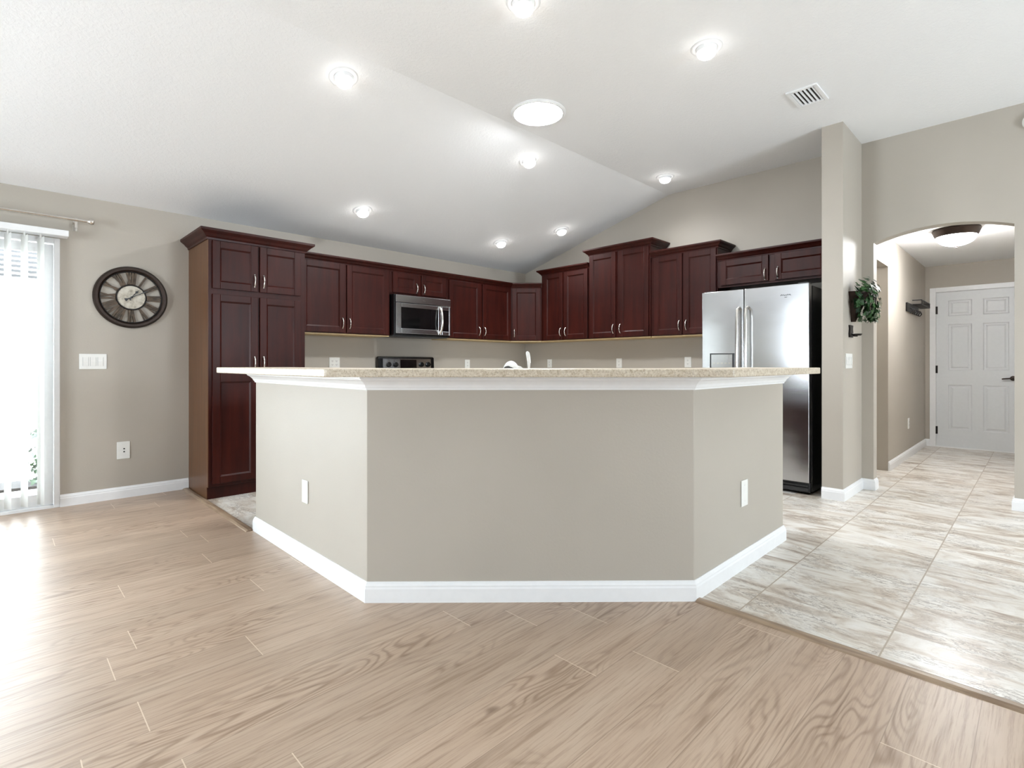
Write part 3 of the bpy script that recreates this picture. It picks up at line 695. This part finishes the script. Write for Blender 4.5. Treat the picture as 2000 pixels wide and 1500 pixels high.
# ------------------------------------------------------------------ wall planter with ivy, candle bracket
t = thing('wall_planter', 'brown cone wall planter full of trailing ivy by the arch', 'plant', (5.07,1.118,1.44))
pt = MB(); prof = [(.022,0),(.05,.09),(.085,.2),(.1,.235),(.1,.245)]; n = 16; vs_ = []; fs = []
for (r,z) in prof:
    for k in range(n+1): a = PI+PI*k/n; vs_.append((r*math.cos(a), r*1.35*math.sin(a), z))
for i in range(len(prof)-1):
    for k in range(n): fs.append((i*(n+1)+k, i*(n+1)+k+1, (i+1)*(n+1)+k+1, (i+1)*(n+1)+k))
for i in range(len(prof)-1): fs.append((i*(n+1)+n, i*(n+1), (i+1)*(n+1), (i+1)*(n+1)+n))
fs.append(list(range(n+1))); fs.append([(len(prof)-1)*(n+1)+k for k in range(n+1)])
pt.add(vs_, fs); pt.build('pot', M_BRONZE, t, smooth=True)
def ivy():
    while True:
        x,y,z = random.uniform(-1,1),random.uniform(-1,1),random.uniform(-1,1); d_ = x*x+y*y+z*z
        if .35 < d_ < 1: break
    p = Vector((x*.15, -.105+y*.10, .175+z*.19))
    if random.random() < .3: p = Vector((random.uniform(.0,.13), random.uniform(-.17,-.08), random.uniform(.0,.16)))
    p.y = min(p.y,-.012)
    return p, (x*.8, -abs(y)-.5, z+.3)
leafball(330, ivy, .06).build('ivy', M_IVY, t)
vn = MB()
for i in range(9):
    a = random.uniform(-.1,.13); vn.tube([(0,-.06,.22),(a*.6,-.11,.29),(a,-.15,.22),(a*1.2,-.15,.08)], .0025, 6)
vn.build('vine', M_BRONZE, t)
t = thing('candle_bracket', 'small black iron bracket on the wall below the ivy planter', 'bracket', (5.02,1.118,1.31))
MB().prism([(-.05,.0),(.05,.0),(.056,.03),(.045,.07),(.056,.1),(-.056,.1),(-.045,.07),(-.056,.03)], -.012, 0, 'y').build('back_plate', M_IRON, t, bevel=.002)
m = MB(); m.tube([(0,-.01,.03),(0,-.03,.012),(.01,-.05,.012)], .007, 8); m.lathe([(.001,0),(.024,0),(.034,.014),(.03,.016),(.022,.004),(.001,.004)], 18, Matrix.Translation((.012,-.05,.013))); m.build('holder', M_IRON, t)

# ------------------------------------------------------------------ hall fittings
t = thing('key_rack', 'black iron hook rack with small wire basket on hallway wall', 'rack', (7.45,HY,1.7))
MB().box(0,.75,-.02,0,0,.1).build('board', M_IRON, t, bevel=.004)
for i in range(5):
    m = MB(); x = .1+i*.14; m.tube([(x,-.015,.05),(x,-.05,.03),(x,-.06,.0),(x,-.045,-.02),(x,-.025,-.015)], .006, 8); m.build('hook', M_IRON, t)
m = MB()
for z in (.10,.15): m.tube([(.35,-.012,z),(.35,-.1,z),(.98,-.1,z),(.98,-.012,z)], .006, 6)
for i in range(10): m.tube([(.35+i*.07,-.1,.1),(.35+i*.07,-.1,.15)], .004, 6)
m.box(.35,.98,-.1,-.005,.096,.1); m.build('basket', M_IRON, t)

t = thing('ceiling_light', 'round frosted bowl ceiling light with bronze rim in the hallway', 'ceiling light', (6.56,.585,HZ))
m = MB(); m.lathe([(.001,0),(.18,0),(.185,-.015),(.168,-.06),(.156,-.075),(.001,-.075)], 48); m.build('rim', M_BRONZE, t, smooth=True)
m = MB(); m.lathe([(.152,-.0755)]+[(.152*math.cos(PI/2*k/10), -.0755-.088*math.sin(PI/2*k/10)) for k in range(1,10)]+[(.004,-.163)], 48); m.build('glass_bowl', M_BOWL, t, smooth=True)
m = MB(); m.lathe([(.004,-.162),(.014,-.165),(.014,-.171),(.007,-.175),(.009,-.181),(.003,-.187)], 16); m.build('finial', M_BRONZE, t, smooth=True)

# six-panel door at the end of the hall (local x = -Y)
dw, dh = .80, 2.03; dy0 = .992
door2 = bpy.data.objects.new('door_2', None); C.objects.link(door2); door2.location = (HX,dy0,0); door2.rotation_euler = (0,0,R90); struct(door2)
m = MB(); st = .115; cm = dw/2
xs = [(st+.005,.355),(.455,dw-st+.005)]; xs = [(.12,.355),(.46,.70)]; zs = [(.235,.82),(1.01,1.61),(1.715,1.92)]
def six(m):
    T = -.004
    cols = [0]+[q for a in xs for q in a]+[dw]; rows = [.008]+[q for a in zs for q in a]+[dh]
    for i in range(len(cols)-1):
        for j in range(len(rows)-1):
            X0,X1,Z0,Z1 = cols[i],cols[i+1],rows[j],rows[j+1]
            if i%2 and j%2:
                e1,e2,e3 = .012,.026,.044; loops = []
                for e,y in ((0,T),(e1,T+.0115),(e2,T+.0115),(e3,T+.001)): loops.append([(X0+e,y,Z0+e),(X1-e,y,Z0+e),(X1-e,y,Z1-e),(X0+e,y,Z1-e)])
                vs_ = [p for L in loops for p in L]; fs = []
                for l in range(3):
                    for k in range(4): fs.append((l*4+k, l*4+(k+1)%4, (l+1)*4+(k+1)%4, (l+1)*4+k))
                fs.append((12,13,14,15)); m.add(vs_, fs)
            else: m.add([(X0,T,Z0),(X1,T,Z0),(X1,T,Z1),(X0,T,Z1)], [(0,1,2,3)])
    m.box(0,dw,.008,.036,.008,dh)
    return m
dl2 = six(m).build('door_leaf', M_DOORW, door2)
m = MB(); m.box(-.068,-.004,-.018,0,0,2.095); m.box(dw+.004,dw+.068,-.018,0,0,2.095); m.box(-.004,dw+.004,-.018,0,2.035,2.095); m.box(-.004,0,0,.1,0,2.035); m.box(dw,dw+.004,0,.1,0,2.035); m.box(-.004,dw+.004,0,.1,2.031,2.035)
m.build('casing', M_TRIM, door2, bevel=.004)
for z in (.22,1.02,1.80):
    m = MB(); m.tube([(-.002,-.012,z-.05),(-.002,-.012,z+.05)], .008, 8); m.box(0,.014,-.006,-.003,z-.05,z+.05); m.build('hinge', M_IRON, door2)
m = MB(); m.lathe([(.03,0),(.03,.008),(.014,.014),(.011,.05)], 20, Matrix.Translation((dw-.065,-.004,.915)) @ RX); m.tube([(dw-.065,-.05,.915),(dw-.10,-.052,.913),(dw-.15,-.05,.908),(dw-.165,-.048,.905)], [.011,.009,.008,.007], 10); m.build('lever_handle', M_BRONZE, door2, smooth=True)
struct(MB().box(HX-.02,HX+.1,.18,1.0,0,.012).build('trim_3', M_TRIM))

# ------------------------------------------------------------------ ceiling fittings
GL = 'recessed ceiling lights'
t = thing('recessed_light', 'white recessed ceiling light cut off by the top of the picture', 'ceiling light', (2.007,1.949,CZ), 0, GL)
m = MB(); m.lathe([(.062,.0),(.062,-.004),(.07,-.009),(.085,-.008),(.092,-.002),(.092,0)], 48, cap=False); m.build('trim_ring', M_TRIM, t, smooth=True)
m = MB(); m.lathe([(.05,-.028),(.056,-.028),(.0625,-.004),(.0625,0)], 40, cap=False); m.build('collar', M_TRIM, t, smooth=True)
m = MB(); m.lathe([(.04,-.001),(.052,-.02)]+[(.056*math.cos(PI/2*k/8), -.03-.038*math.sin(PI/2*k/8)) for k in range(8)]+[(.003,-.068)], 40); m.build('bulb', M_BULB, t, smooth=True)
SLR = (-SLOPE_ANG, 0, 0)
sd = bpy.data.lights.new('lamp_beam', 'SPOT'); sd.energy = SPOT; sd.spot_size = math.radians(150); sd.spot_blend = .8; sd.shadow_soft_size = .12; sd.color = (.96,.98,1.0)
so = bpy.data.objects.new('lamp_beam', sd); C.objects.link(so); so.parent = t; so.location = (0,0,-.08)
for (x,y,lab) in ((1.62,3.208,'leftmost white recessed ceiling light, beside the ceiling crease'),
                  (3.089,1.442,'white recessed ceiling light nearest the air vent'),
                  (3.453,3.282,'white recessed ceiling light just below the big round skylight'),
                  (4.911,2.734,'white recessed ceiling light by the gable wall where the crease ends'),
                  (2.527,4.618,'white recessed ceiling light above the cabinet next to the pantry'),
                  (4.374,4.629,'white recessed ceiling light low on slope, left of the corner pair'),
                  (4.884,4.103,'white recessed ceiling light low on slope, right of the corner pair')):
    dup(t, (x,y,ceil_z(y)), SLR if y > CREASE else None, lab)
t = thing('tubular_skylight', 'large round glowing skylight diffuser in the middle of the ceiling', 'skylight', (2.968,2.722,CZ))
m = MB(); m.lathe([(.178,0),(.178,-.008),(.186,-.016),(.2,-.016),(.21,-.006),(.21,0)], 64, cap=False); m.build('trim_ring', M_TRIM, t, smooth=True)
m = MB(); m.lathe([(.1775,-.004),(.17,-.012),(.12,-.018),(.06,-.021),(.002,-.022)], 64); m.build('diffuser', M_TUBE, t, smooth=True)

t = thing('air_vent', 'white rectangular ceiling air vent with dark slots', 'air vent', (4.15,1.188,CZ))
vx, vy = .148, .1
m = MB(); F_ = .026; D_ = -.014
m.box(-vx,vx,-vy,-vy+F_,D_,0); m.box(-vx,vx,vy-F_,vy,D_,0); m.box(-vx,-vx+F_,-vy+F_,vy-F_,D_,0); m.box(vx-F_,vx,-vy+F_,vy-F_,D_,0); m.build('frame', M_TRIM, t, bevel=.003)
MB().box(-vx+F_,vx-F_,-vy+F_,vy-F_,-.0015,-.0005).build('duct_shade', M_BLACK, t)  # flat black sheet painting in the shade above the slats
for i in range(6):
    y = -vy+F_+.004+i*.0262
    MB().prism([(y,-.004),(y+.009,-.013),(y+.0105,-.012),(y+.0015,-.003)], -vx+F_, vx-F_, 'x').build('slat', M_TRIM, t)
t = thing('smoke_detector', 'small white round smoke detector high on arch wall at right edge', 'smoke detector', (AXW,.05,2.87), R90)
m = MB(); m.lathe([(.001,0),(.06,0),(.06,.018),(.05,.03),(.001,.034)], 32, RX); m.build('housing', M_PLASTIC, t, smooth=True)
